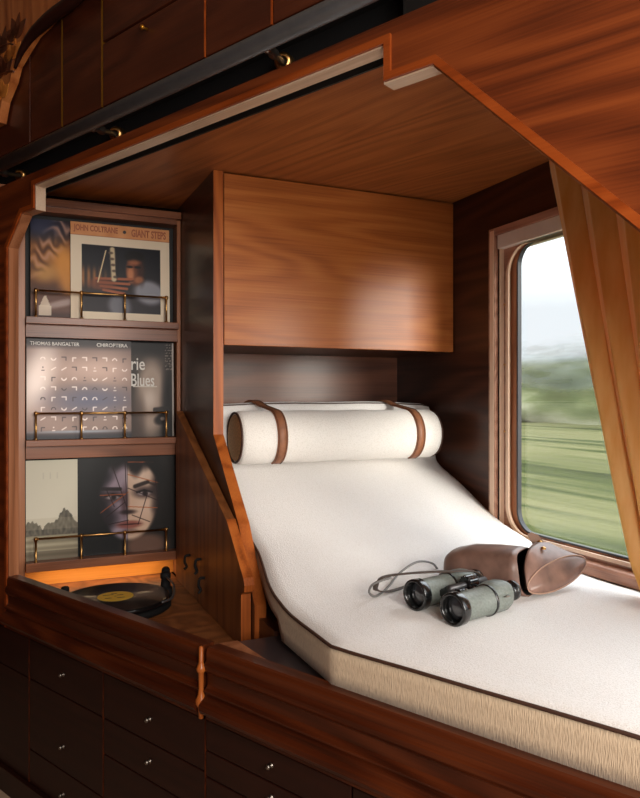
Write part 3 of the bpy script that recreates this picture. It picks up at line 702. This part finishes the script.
# ------------------------------------------------------------------ mattress
def prof_top(y):
    P = [(2.17, -.045), (2.13, -.022), (2.10, -.024), (2.085, -.05), (2.072, -.12), (2.055, -.190), (2.03, -.222), (1.91, -.272), (1.73, -.355), (1.60, -.392), (1.50, -.420), (1.42, -.438), (1.36, -.4445), (1.2, -.4455), (-1, -.4455)]
    return P
def xl(y): 
    return .575-.033*sm(1.70, 1.45, y) if y > 1.165 else .542+(1.165-y)*.4693
stn = []
P = prof_top(0)
tops = catmull([(0, y, z) for y, z in P[:13]], 4)
ys = [(p.y, p.z) for p in tops]
for y in (1.30, 1.25, 1.20, 1.18, 1.165, 1.15, 1.12, 1.08, 1.0, .9, .8, .7, .6, .5, .4, .3, .2, .14): ys.append((y, -.4455))
XR = 1.352
rings = []; pipe = []; pipeR = []
for i, (y, z) in enumerate(ys):
    # local frame along the profile (tangent in yz)
    if i == 0: ty, tz = ys[1][0]-y, ys[1][1]-z
    elif i == len(ys)-1: ty, tz = y-ys[i-1][0], z-ys[i-1][1]
    else: ty, tz = ys[i+1][0]-ys[i-1][0], ys[i+1][1]-ys[i-1][1]
    l = math.hypot(ty, tz); ny, nz = tz/l, -ty/l      # normal pointing up/forward
    if nz < 0 and i > 6: ny, nz = -ny, -nz
    th = .050+.027*sm(1.42, 1.2, y)
    a = xl(y); w = XR-a
    ring = []
    n = 26
    for k in range(n+1):
        q = k/n; x = a+w*q
        e = min(q*w, (1-q)*w)
        r = .020; hgt = -(r-math.sqrt(max(0, r*r-(r-min(e, r))**2)))*.75
        bul = .007*sm(0, .18, e)
        bump = .0025*noise.noise((x*6, y*6, 2.))+.0010*noise.noise((x*22, y*22, 7.))
        hh = hgt*.45+bul+bump
        ring.append(Vector((x, y+ny*hh, z+nz*hh)))
    bz = -.523 if y < 1.42 else None
    if bz is not None: bl = Vector((a, y, bz)); br = Vector((XR, y, bz))
    else:
        tt = th
        bl = Vector((a, y-ny*tt, max(z-nz*tt, -.523))); br = Vector((XR, y-ny*tt, max(z-nz*tt, -.523)))
    # nicer spacing on side
    side = [ring[-1].lerp(br, f) for f in (.33, .66, 1.)]+[bl.lerp(ring[0], f) for f in (0, .34, .67)]
    rings.append(ring+side)
    pipe.append(ring[0]+Vector((-.001, 0, .000))); pipeR.append(ring[-1].copy())
t = thing('mattress', 'white boucle daybed mattress with reclined head end and dark piping', 'mattress', (.95, 1.3, -.523))
b = NB(); loft(b, rings)
b.faces.ensure_lookup_table()
for f in b.faces:
    c = f.calc_center_median(); 
    # side faces: closest to left boundary or below the top
    f.material_index = 0
nr = len(rings[0])
# material by ring index
idx = 0
b.verts.index_update()
for f in b.faces:
    ks = [v.index % nr for v in f.verts]
    if len(ks) == 4 and (max(ks) >= 27): f.material_index = 1
o = part('cover', b, [m_boucle, m_linen], t, smooth=True)
o.data.polygons.foreach_set('use_smooth', [True]*len(o.data.polygons))
b = NB(); tube(b, pipe, .0033, 8); tube(b, [p+Vector((0, 0, -.001)) for p in rings[8][:27]], .0028, 8); part('piping', b, m_pipe, t, smooth=True)

# ------------------------------------------------------------------ bolster
BX0, BX1, BYc, BZc, BR = .615, 1.288, 1.995, -.117, .079
t = thing('bolster', 'white cylindrical bolster with cane ends held by two leather straps', 'bolster', ((BX0+BX1)/2, BYc, BZc-BR))
pr_ = [(0, 0), (BR*.86, 0), (BR*.95, .003), (BR, .012)]+[(BR*(1+.012*math.sin(k*1.7)), .012+(BX1-BX0-.024)*k/14) for k in range(1, 14)]+[(BR, BX1-BX0-.012), (BR*.94, BX1-BX0-.002), (BR*.85, BX1-BX0), (0, BX1-BX0)]
b = NB(); lathe(b, pr_, (BX0, BYc, BZc), (1, 0, 0), 48); part('cover', b, m_bolster, t, smooth=True)
for x, d in ((BX0, -1), (BX1, 1)):
    b = NB(); lathe(b, [(0, .003), (BR*.85, .002), (BR*.87, -.002)], (x, BYc, BZc), (d, 0, 0), 40); part('end_cap', b, m_cane, t)
    b = NB(); tube(b, [(x+d*.001, BYc+math.cos(k*math.pi/24)*BR*.93, BZc+math.sin(k*math.pi/24)*BR*.93) for k in range(48)], .0032, 8, closed=True, up=(1, 0, 0)); part('piping', b, m_pipe, t, smooth=True)
for x in (.735, 1.205):
    path = [(x, BYc+math.cos(a_)*(BR*1.022), BZc+math.sin(a_)*(BR*1.022)) for a_ in [math.radians(q) for q in range(-140, 91, 10)]]
    path = path[::1]
    path = [(x, BYc-math.cos(math.radians(q))*(BR*1.025), BZc+math.sin(math.radians(q))*(BR*1.025)) for q in range(-75, 86, 8)]
    path += [(x-.004, 2.03, -.030), (x-.012, 2.07, -.022), (x-.02, 2.10, -.010), (x-.028, 2.14, -.012), (x-.03, 2.18, -.05)]
    b = NB(); n = len(path)
    R = []
    for p in catmull(path, 2):
        R.append([p+Vector((-.0155, 0, .0)), p+Vector((.0155, 0, 0))])
    loft(b, R, closed=False, caps=False)
    st = part('leather_strap', b, m_leather, t, smooth=True)
    so = st.modifiers.new('solid', 'SOLIDIFY'); so.thickness = .003; so.offset = 0
    b = NB()
    for d in (-.012, .012): tube(b, [p+Vector((d, 0, 0))+(Vector((0, p.y-BYc, p.z-BZc)).normalized()*.0022 if p.y < 2.02 else Vector((0, 0, .0022))) for p in catmull(path, 2)], .0007, 5)
    part('stitching', b, m_pipe, st)

# ------------------------------------------------------------------ window
def rrect(y0, y1, z0, z1, r, n=8):
    o = []
    for cy, cz, a0 in ((y1-r, z1-r, 0), (y0+r, z1-r, 90), (y0+r, z0+r, 180), (y1-r, z0+r, 270)):
        for k in range(n+1):
            a_ = math.radians(a0+90*k/n); o.append((cy+r*math.cos(a_), cz+r*math.sin(a_)))
    return o
def ring_frame(bm, outer, inn, x0, x1):
    n = len(outer)
    R = [[(x0, y, z) for y, z in outer], [(x0, y, z) for y, z in inn], [(x1, y, z) for y, z in inn], [(x1, y, z) for y, z in outer]]
    V = [[bm.verts.new(p) for p in r] for r in R]
    for A, B in zip(V, V[1:]+V[:1]):
        for k in range(n): bm.faces.new((A[k], A[(k+1) % n], B[(k+1) % n], B[k]))
win = bpy.data.objects.new('window_1', None); COL.objects.link(win); win.location = (WX, .75, WZ0); win['kind'] = 'structure'
b = NB()
box(b, WX-.012, WX+.02, 1.735, 1.766, -.445, .515); box(b, WX-.012, WX+.02, -.28, 1.735, .492, .515)
box(b, WX-.012, WX+.02, -.28, -.25, -.445, .492); part('casing', b, w_win, win, .002)
m_cream = plain('cream_lacquer', (232,200,172), .4)
b = NB(); box(b, WX-.008, WX+.06, -.25, 1.729, .450, .4915); part('blind_housing', b, m_white_alu, win, .002)
b = NB(); box(b, WX-.0135, WX-.012, 1.738, 1.758, -.440, .508); box(b, WX-.002, WX+.05, 1.722, 1.727, WZ0, .450); part('casing_strip', b, m_cream, win, .001)
oy0, oy1, oz0, oz1 = -.25, 1.7215, WZ0, .4495
iy0, iy1, iz0, iz1 = -.20, 1.664, -.388, .446
def rr_(dy, dz, r): return rrect(iy0-dy, iy1+dy, iz0-dz, iz1+.002+dz*.0, r)
b = NB(); ring_frame(b, rrect(oy0, oy1, oz0, oz1, .001), rr_(.038, .016, .085), WX+.012, WX+.04); part('sash', b, w_win, win)
b = NB(); ring_frame(b, rr_(.041, .019, .088), rr_(.029, .009, .078), WX+.004, WX+.0118); part('bead', b, m_cream, win, .002)
b = NB(); ring_frame(b, rr_(.0375, .0155, .084), rr_(.005, .004, .062), WX+.018, WX+.028); part('inner_rim', b, w_stile, win)
b = NB(); ring_frame(b, rr_(.006, .005, .062), rr_(.0, .0, .058), WX+.0165, WX+.030); part('gasket', b, m_rubber, win)
b = NB(); box(b, WX+.0305, WX+.034, oy0, oy1, oz0, oz1); part('glass', b, m_glass, win)
b = NB(); prism(b, [(WX-.024, -.28, -.447), (WX-.024, -.28, -.424), (WX-.018, -.28, -.418), (WX+.012, -.28, -.415), (WX+.012, -.28, -.447)], (0, 2.046, 0)); part('sill', b, w_win, win, .001)
for z in (.28, .10, -.10): 
    b = NB(); lathe(b, [(0, 0), (.004, 0), (.003, .002), (0, .0025)], (WX+.002, 1.706, z), (-1, 0, 0), 10); part('screw', b, m_brass, win)

# ------------------------------------------------------------------ curtain
def curtain():
    nz, nu = 46, 120
    b = NB(); G = []
    for j in range(nz+1):
        q = j/nz; z = .640-1.070*q
        # left edge position and gathered width
        ye = 1.445-.275*max(0, (.615-z))/.984-.25*max(0, -.368-z)
        y2 = .80+.10*sm(0, .9, q)
        row = []
        for i in range(nu+1):
            u = i/nu
            amp = .040*(.7+.3*q)
            ph = u*2*math.pi*6.5+.6*math.sin(q*2.2+u*5)
            y = ye+(y2-ye)*u+.006*math.sin(ph*2)
            x = 1.305-amp*(.5-.5*math.cos(ph))*(.35+.65*sm(0, .06, u))-.02*math.sin(u*7+q*3)*q*.5
            row.append(b.verts.new((x, y, z)))
        G.append(row)
    for j in range(nz):
        for i in range(nu): b.faces.new((G[j][i], G[j][i+1], G[j+1][i+1], G[j+1][i]))
    t = thing('curtain', 'golden fabric curtain gathered at the right of the window', 'curtain', (1.30, 1.0, .62))
    o = part('cloth', b, m_curtain, t, smooth=True); s_ = o.modifiers.new('solid', 'SOLIDIFY'); s_.thickness = .0025
    b = NB(); tube(b, [(1.30, 1.445, .632), (1.30, .2, .632)], .007, 10); part('curtain_rail', b, m_iron, t, smooth=True)
    b = NB(); tube(b, [G_ for G_ in EDGE], .0028, 6); part('edge_binding', b, m_caseedge, t, smooth=True)
EDGE = []
for j in range(24):
    q = j/23; z = .640-1.070*q
    EDGE.append((1.305, 1.447-.275*max(0, (.615-z))/.984-.25*max(0, -.368-z), z))
curtain()

# ------------------------------------------------------------------ binoculars
MZ = -.4395                     # mattress surface where they lie
dA = Vector((.968, .252, 0)).normalized(); pA = Vector((-.252, .968, 0)).normalized()
A0 = Vector((.782, 1.134, 0)); B0 = Vector((.768, 1.249, 0))+dA*.0
t = thing('binoculars', 'grey and black binoculars lying on the mattress before the leather case', 'binoculars', (.86, 1.2, MZ))
for c0, sg in ((A0, 1), (B0, -1)):
    r0 = .0325; z = MZ+r0
    o_ = Vector((c0.x, c0.y, z))
    b = NB(); lathe(b, [(.0300, .018), (.0302, .022), (.0285, .030), (.0285, .098), (.0300, .100), (.0300, .104), (.027, .106), (.0, .106)], o_, dA, 36); br = part('barrel', b, m_bino, t, smooth=True)
    b = NB(); lathe(b, [(.0245, .024), (.0255, .002), (.028, 0), (.0320, .001), (.0325, .004), (.0325, .018), (.0305, .022), (.0295, .023)], o_, dA, 36); part('objective_ring', b, m_binoblack, br, smooth=True)
    b = NB(); lathe(b, [(0, .012), (.010, .0125), (.018, .0145), (.0248, .019)], o_, dA, 32); part('lens', b, m_lensm, br, smooth=True)
    # prism housing: rounded block widening towards the hinge
    R = []
    for k, (h, ry, rz, oz) in enumerate(((.104, .026, .026, 0), (.107, .030, .0300, .0), (.125, .0315, .0315, .002), (.150, .0315, .0310, .002), (.163, .028, .027, .003), (.168, .020, .020, .004))):
        ring = []
        for m_ in range(28):
            a_ = 2*math.pi*m_/28; ca, sa = math.cos(a_), math.sin(a_)
            e = .8
            x_ = math.copysign(abs(ca)**e, ca)*ry; z_ = math.copysign(abs(sa)**e, sa)*rz
            ring.append(o_+dA*h+pA*(x_+sg*.004)+Vector((0, 0, z_+oz)))
        R.append(ring)
    b = NB(); loft(b, R); part('prism_housing', b, m_bino, t, smooth=True)
    b = NB(); lathe(b, [(.0298, .100), (.0318, .1005), (.0318, .106), (.0298, .1065)], o_, dA, 32); part('band', b, m_binoblack, t, smooth=True)
    b = NB(); lathe(b, [(0, .165), (.019, .165), (.0195, .172), (.0165, .176), (.0165, .186), (.021, .189), (.021, .197), (.013, .198), (0, .194)], o_+pA*sg*.004+Vector((0, 0, .004)), dA, 28); part('eyepiece', b, m_binoblack, t, smooth=True)
    b = NB(); tube(b, [o_+dA*.118-pA*sg*.0335+Vector((0, 0, .012)), o_+dA*.118-pA*sg*.040+Vector((0, 0, .014)), o_+dA*.126-pA*sg*.040+Vector((0, 0, .014)), o_+dA*.126-pA*sg*.0335+Vector((0, 0, .012))], .0018, 6); part('strap_lug', b, m_steel, t, smooth=True)
mid = (A0+B0)/2; mz = MZ+.045
def mp_(a_, b_, c_): return Vector((mid.x, mid.y, 0))+dA*a_+pA*b_+Vector((0, 0, mz+c_))
b = NB()
for h0, h1 in ((.060, .078), (.140, .156)):
    prism(b, [mp_(h0, -.042, -.010), mp_(h1, -.042, -.010), mp_(h1, -.018, .004), mp_(h1, .018, .004), mp_(h1, .042, -.010), mp_(h0, .042, -.010), mp_(h0, .018, .004), mp_(h0, -.018, .004)][:0] or [mp_(h0, -.045, -.014), mp_(h0, -.018, .006), mp_(h0, .018, .006), mp_(h0, .045, -.014), mp_(h0, .040, -.024), mp_(h0, .0, -.012), mp_(h0, -.040, -.024)], dA*(h1-h0))
part('bridge', b, m_binoblack, t, .002)
b = NB()
prism(b, [mp_(.055, -.044, -.016), mp_(.055, -.026, .000), mp_(.055, -.008, .004), mp_(.055, .008, .004), mp_(.055, .026, .0), mp_(.055, .044, -.016)], dA*.10)
part('hinge_plate', b, m_binoblack, t, .002)
b = NB()
for k in range(24):
    a_ = math.pi*2*k/24
tube(b, [mp_(.05, 0, .006), mp_(.165, 0, .006)], .007, 16); part('hinge_pin', b, m_iron, t, smooth=True)
b = NB()
R = []
for h in (.098, .101, .125, .128):
    R.append([mp_(h, math.cos(2*math.pi*k/36)*(.0155+(.0012 if k % 2 else 0))*(0.9 if h in (.098, .128) else 1), .008+math.sin(2*math.pi*k/36)*(.0155+(.0012 if k % 2 else 0))*(0.9 if h in (.098, .128) else 1)) for k in range(36)])
loft(b, R); part('focus_wheel', b, m_binoblack, t)
for k in range(5):
    b = NB(); tube(b, [mp_(.062+.012*k, -.034+.006*(k % 2), -.001), mp_(.068+.012*k, -.020, .004)], .003, 6); part('grip_rib', b, m_steel if k % 2 else m_binoblack, t, smooth=True)
def ribbon(path, w, th, up=(0, 0, 1), n=6):
    P = catmull(path, n); b_ = NB(); R = []
    for i, p in enumerate(P):
        tt = (P[min(i+1, len(P)-1)]-P[max(i-1, 0)]).normalized(); uu = Vector(up); sd = tt.cross(uu).normalized(); uu2 = sd.cross(tt)
        R.append([p+sd*w+uu2*th, p-sd*w+uu2*th, p-sd*w-uu2*th, p+sd*w-uu2*th])
    loft(b_, R); return b_
SP = [(.945, 1.262, MZ+.052), (.92, 1.255, MZ+.066), (.86, 1.262, MZ+.070), (.80, 1.285, MZ+.068), (.755, 1.310, MZ+.062), (.728, 1.318, MZ+.056), (.722, 1.325, MZ+.044), (.735, 1.350, MZ+.022), (.78, 1.375, MZ+.008), (.84, 1.40, MZ+.006)]
part('neck_strap', ribbon(SP, .0055, .0013), m_strap, t, smooth=True)
SP = [(.745, 1.300, MZ+.060), (.712, 1.320, MZ+.045), (.715, 1.345, MZ+.020), (.74, 1.36, MZ+.006), (.79, 1.40, MZ+.008), (.84, 1.43, MZ+.030), (.90, 1.45, MZ+.046), (.95, 1.46, MZ+.036), (.978, 1.475, MZ+.010)]
b = NB(); tube(b, catmull(SP, 6), .0026, 8); part('strap_cord', b, m_strap2, t, smooth=True)

# ------------------------------------------------------------------ leather case
aA = Vector((.507, -.862, 0)); bA = Vector((.862, .507, 0))     # along the case, and away to the back
CF = Vector((.930, 1.378, 0))                                    # near bottom edge, left end
t = thing('leather_case', 'open brown leather binocular case lying by the window', 'case', (1.03, 1.36, MZ))
def sec(a, w, h, z0, back0=0., e=.62, tw=0.):
    c = CF+aA*a+bA*(back0+w/2)
    o = []
    for m_ in range(36):
        q = 2*math.pi*m_/36; ca, sa = math.cos(q), math.sin(q)
        o.append(c+bA*(math.copysign(abs(ca)**e, ca)*w/2)+Vector((0, 0, MZ+z0+h/2+math.copysign(abs(sa)**e, sa)*h/2))+aA*(tw*sa))
    return o
R = [sec(-.012, .060, .040, .014, .03), sec(-.008, .095, .066, .006, .012), sec(.004, .118, .082, 0, 0), sec(.04, .124, .092, 0), sec(.10, .124, .098, 0), sec(.150, .122, .100, 0), sec(.176, .120, .099, 0, tw=-.012)]
b = NB(); rr = loft(b, R, caps=False); b.faces.new(rr[0][::-1]); o = part('body', b, [m_case, m_inside], t, smooth=True)
s_ = o.modifiers.new('solid', 'SOLIDIFY'); s_.thickness = .003; s_.offset = -1; s_.material_offset = 1; s_.material_offset_rim = 0
# lid: a cup hinged at the back, fallen open to the right
def lsec(c, ux, uy, w, h, e=.7, pinch=0.):
    o = []
    for m_ in range(36):
        q = 2*math.pi*m_/36; ca, sa = math.cos(q), math.sin(q)
        o.append(c+ux*(math.copysign(abs(ca)**e, ca)*w/2)+uy*(math.copysign(abs(sa)**e, sa)*h/2*(1-pinch*abs(ca)**2)))
    return o
up = Vector((0, 0, 1))
c0 = Vector((1.105, 1.290, MZ+.054)); ux0 = Vector((.80, .60, 0)).normalized(); uy0 = Vector((.1, -.1, 1)).normalized()
c1 = Vector((1.135, 1.235, MZ+.042)); ux1 = Vector((.93, .20, .16)).normalized(); uy1 = Vector((-.25, .25, .8)).normalized()
R = [lsec(c0, ux0, uy0, .150, .100, .7), lsec(c0.lerp(c1, .4)+up*.006, ux0.lerp(ux1, .4).normalized(), uy0.lerp(uy1, .4).normalized(), .180, .094, .75), lsec(c1+Vector((0, 0, .002)), ux1, uy1, .215, .062, .9, .2), lsec(c1+Vector((.003, -.005, -.001)), ux1, uy1, .205, .050, .95, .3), lsec(c1+Vector((.003, -.006, -.001)), ux1, uy1, .10, .02, .95, .3)]
b = NB(); rr = loft(b, R, caps=False); b.faces.new(rr[-1]); o = part('lid', b, [m_case, m_inside], t, smooth=True)
s_ = o.modifiers.new('solid', 'SOLIDIFY'); s_.thickness = .003; s_.offset = -1; s_.material_offset = 1
b = NB(); tube(b, [Vector(p) for p in lsec(c1+Vector((.001, -.002, .001)), ux1, uy1, .216, .060, .9, .2)], .0016, 6, closed=True); part('welt', b, m_caseedge, o, smooth=True)
c_ = Vector((1.150, 1.330, MZ+.094)); a_ = Vector((.86, -.45, 0)).normalized()
b = NB(); prism(b, [c_+a_*x+Vector((0, 0, z)) for x, z in ((-.014, .020), (-.004, .025), (.012, .018), (.036, -.012), (.004, -.014))], Vector((-.3, -.95, .1))*-.003)
part('closure_tab', b, m_caseedge, t, .001)
for p in ((1.162, 1.322, MZ+.096), (1.155, 1.285, MZ+.088), (1.12, 1.262, MZ+.096)):
    b = NB(); lathe(b, [(0, 0), (.006, 0), (.006, .002), (.003, .004), (0, .0042)], p, (-.1, -.3, 1), 14); part('stud', b, m_brass, t, smooth=True)

# ------------------------------------------------------------------ outside: field, hedge, trees
m_field = outdoor('blurred_field', [(.34, (34,40,20)), (.45, (60,66,34)), (.55, (94,92,62)), (.66, (50,58,30))], 1.0, (1.1, .035, 1))
m_hedge = outdoor('blurred_hedge', [(.32, (74,82,52)), (.5, (104,108,76)), (.7, (142,140,116))], 1.0, (.5, .14, .9))
m_far = outdoor('pale_trees', [(.3, (136,144,140)), (.7, (168,172,168))], 1.0, (.2, .03, .4))
b = NB(); nx, ny = 40, 30; G = []
for i in range(nx+1):
    x = 1.9+(36-1.9)*(i/nx)**1.5
    G.append([b.verts.new((x, -25+150*j/ny, -2.6+ (x/36)**1.2*1.9+.12*noise.noise((x*.4, j*.2, 0)))) for j in range(ny+1)])
for i in range(nx):
    for j in range(ny): b.faces.new((G[i][j], G[i+1][j], G[i+1][j+1], G[i][j+1]))
o = struct('field', b, m_field, smooth=True)
def fuzz(m, ztop, soft, sc):
    nt = m.node_tree; L = nt.links.new
    out = [q for q in nt.nodes if q.type == 'OUTPUT_MATERIAL'][0]; b = [q for q in nt.nodes if q.type == 'BSDF_PRINCIPLED'][0]
    g = N_(nt, 'ShaderNodeNewGeometry'); s_ = N_(nt, 'ShaderNodeSeparateXYZ'); L(g.outputs['Position'], s_.inputs[0])
    mp = N_(nt, 'ShaderNodeMapping'); mp.inputs['Scale'].default_value = sc; L(g.outputs['Position'], mp.inputs[0])
    n = N_(nt, 'ShaderNodeTexNoise'); n.inputs['Scale'].default_value = 1; n.inputs['Detail'].default_value = 4; L(mp.outputs[0], n.inputs[0])
    mu = N_(nt, 'ShaderNodeMath', operation='MULTIPLY_ADD'); mu.inputs[1].default_value = soft*2.2; L(n.outputs[0], mu.inputs[0]); L(s_.outputs[2], mu.inputs[2])
    mr = N_(nt, 'ShaderNodeMapRange'); mr.interpolation_type = 'SMOOTHSTEP'; mr.inputs['From Min'].default_value = ztop+EYE; mr.inputs['From Max'].default_value = ztop+EYE+soft*1.3; L(mu.outputs[0], mr.inputs['Value'])
    t_ = N_(nt, 'ShaderNodeBsdfTransparent'); mx = N_(nt, 'ShaderNodeMixShader'); L(mr.outputs[0], mx.inputs[0]); L(b.outputs[0], mx.inputs[1]); L(t_.outputs[0], mx.inputs[2]); L(mx.outputs[0], out.inputs[0])
fuzz(m_hedge, 2.6, 2.6, (.3, .12, .9)); fuzz(m_far, 6., 6., (.1, .03, .3))
def hedge(name, label, x, ztop, zb, mat, amp, seed, dens):
    b_ = NB(); G = []; n, m = 150, 22
    for j in range(m+1):
        row = []
        for i in range(n+1):
            y = -20+140*i/n; q = j/m
            top = ztop+amp*noise.noise((y*dens, seed, 0))+amp*.5*noise.noise((y*dens*3.1, seed, 4))
            z = zb+(top-zb)*math.sin(q*math.pi/2)
            xx = x+ (1-math.cos(q*math.pi/2))*3+.9*noise.noise((y*.35, z*.8, seed))+.4*noise.noise((y*1.2, z*2, seed))
            row.append(b_.verts.new((xx, y, z)))
        G.append(row)
    for j in range(m):
        for i in range(n): b_.faces.new((G[j][i], G[j][i+1], G[j+1][i+1], G[j+1][i]))
    bk = [b_.verts.new((x+5, -20+140*i/n, zb)) for i in range(n+1)]
    for i in range(n): b_.faces.new((G[m][i], G[m][i+1], bk[i+1], bk[i]))
    return single(name, b_, mat, label, 'hedge' if name == 'hedge' else 'trees', (x, 20, zb), smooth=True)
hedge('hedge', 'green bushy hedge streaking past beyond the field outside the window', 26, 5.6, -2., m_hedge, 1.5, 3., .09)
hedge('distant_treeline', 'pale hazy treeline behind the green hedge outside the window', 60, 13., -3., m_far, 3., 9., .05)

# ------------------------------------------------------------------ light
w = bpy.data.worlds.new('sky'); SC.world = w; w.use_nodes = True; nt = w.node_tree; nt.nodes.clear()
out_ = N_(nt, 'ShaderNodeOutputWorld'); bg = N_(nt, 'ShaderNodeBackground'); nt.links.new(bg.outputs[0], out_.inputs[0])
tc = N_(nt, 'ShaderNodeTexCoord'); sx = N_(nt, 'ShaderNodeSeparateXYZ'); nt.links.new(tc.outputs['Generated'], sx.inputs[0])
mr = N_(nt, 'ShaderNodeMapRange'); mr.inputs['From Min'].default_value = .12; mr.inputs['From Max'].default_value = .75
mr.inputs['To Min'].default_value = 1.25; mr.inputs['To Max'].default_value = 7.0; nt.links.new(sx.outputs[2], mr.inputs['Value'])
nt.links.new(mr.outputs[0], bg.inputs['Strength'])
bg.inputs['Color'].default_value = (.86, .90, .95, 1)
def light(name, typ, loc, energy, color=(1, 1, 1), size=None, rot=None, size_y=None, spread=None):
    l = bpy.data.lights.new(name, typ); l.energy = energy; l.color = color
    if typ == 'AREA':
        l.size = size; l.shape = 'RECTANGLE' if size_y else 'DISK'
        if size_y: l.size_y = size_y
        if spread: l.spread = spread
    elif typ == 'SUN': l.angle = size
    else: l.shadow_soft_size = size
    o = bpy.data.objects.new(name, l); COL.objects.link(o); o.location = loc
    if rot is not None: o.rotation_euler = rot
    return o
def aim(d): return Vector(d).to_track_quat('-Z', 'Y').to_euler()
light('sun', 'SUN', (5, 0, 5), 4.6, (1., .93, .84), math.radians(26), aim((-.34, .9, -.16)))
light('room_lamp_light', 'AREA', (.55, -1.1, .62), 34, (1., .94, .88), .8, aim((-.25, 3.0, -.5)))  # added fill from the room side, no lamp stands there
light('table_lamp_light', 'AREA', (.12, -.70, .02), 20, (1., .93, .86), .6, aim((1.1, 1.9, .0)))  # unseen fill beside the camera, added to brighten curtain and mattress
light('ceiling_lamp_light', 'AREA', (.65, -.9, 1.28), 10, (1., .84, .66), .5, (0, 0, 0))  # added overhead fill behind the camera, not a known fixture
light('niche_lamp_light', 'AREA', (.29, 2.385, -.541), .28, (1., .70, .38), .40, (0, 0, 0), .03)

# raise everything so that the floor is at z = 0
for o in list(COL.objects):
    if o.parent is None: o.location.z += EYE
cam = bpy.data.cameras.new('camera'); co = bpy.data.objects.new('camera', cam); COL.objects.link(co)
co.location = (0, 0, EYE); co.rotation_euler = (math.pi/2, 0, math.radians(-24))
cam.sensor_fit = 'HORIZONTAL'; cam.sensor_width = 36; cam.lens = 36*705/640; cam.shift_y = -1/640; cam.clip_start = .02
SC.camera = co
SC.view_settings.view_transform = 'Standard'; SC.view_settings.look = 'None'; SC.view_settings.exposure = -.04; SC.view_settings.gamma = 1
SC.view_settings.use_curve_mapping = False
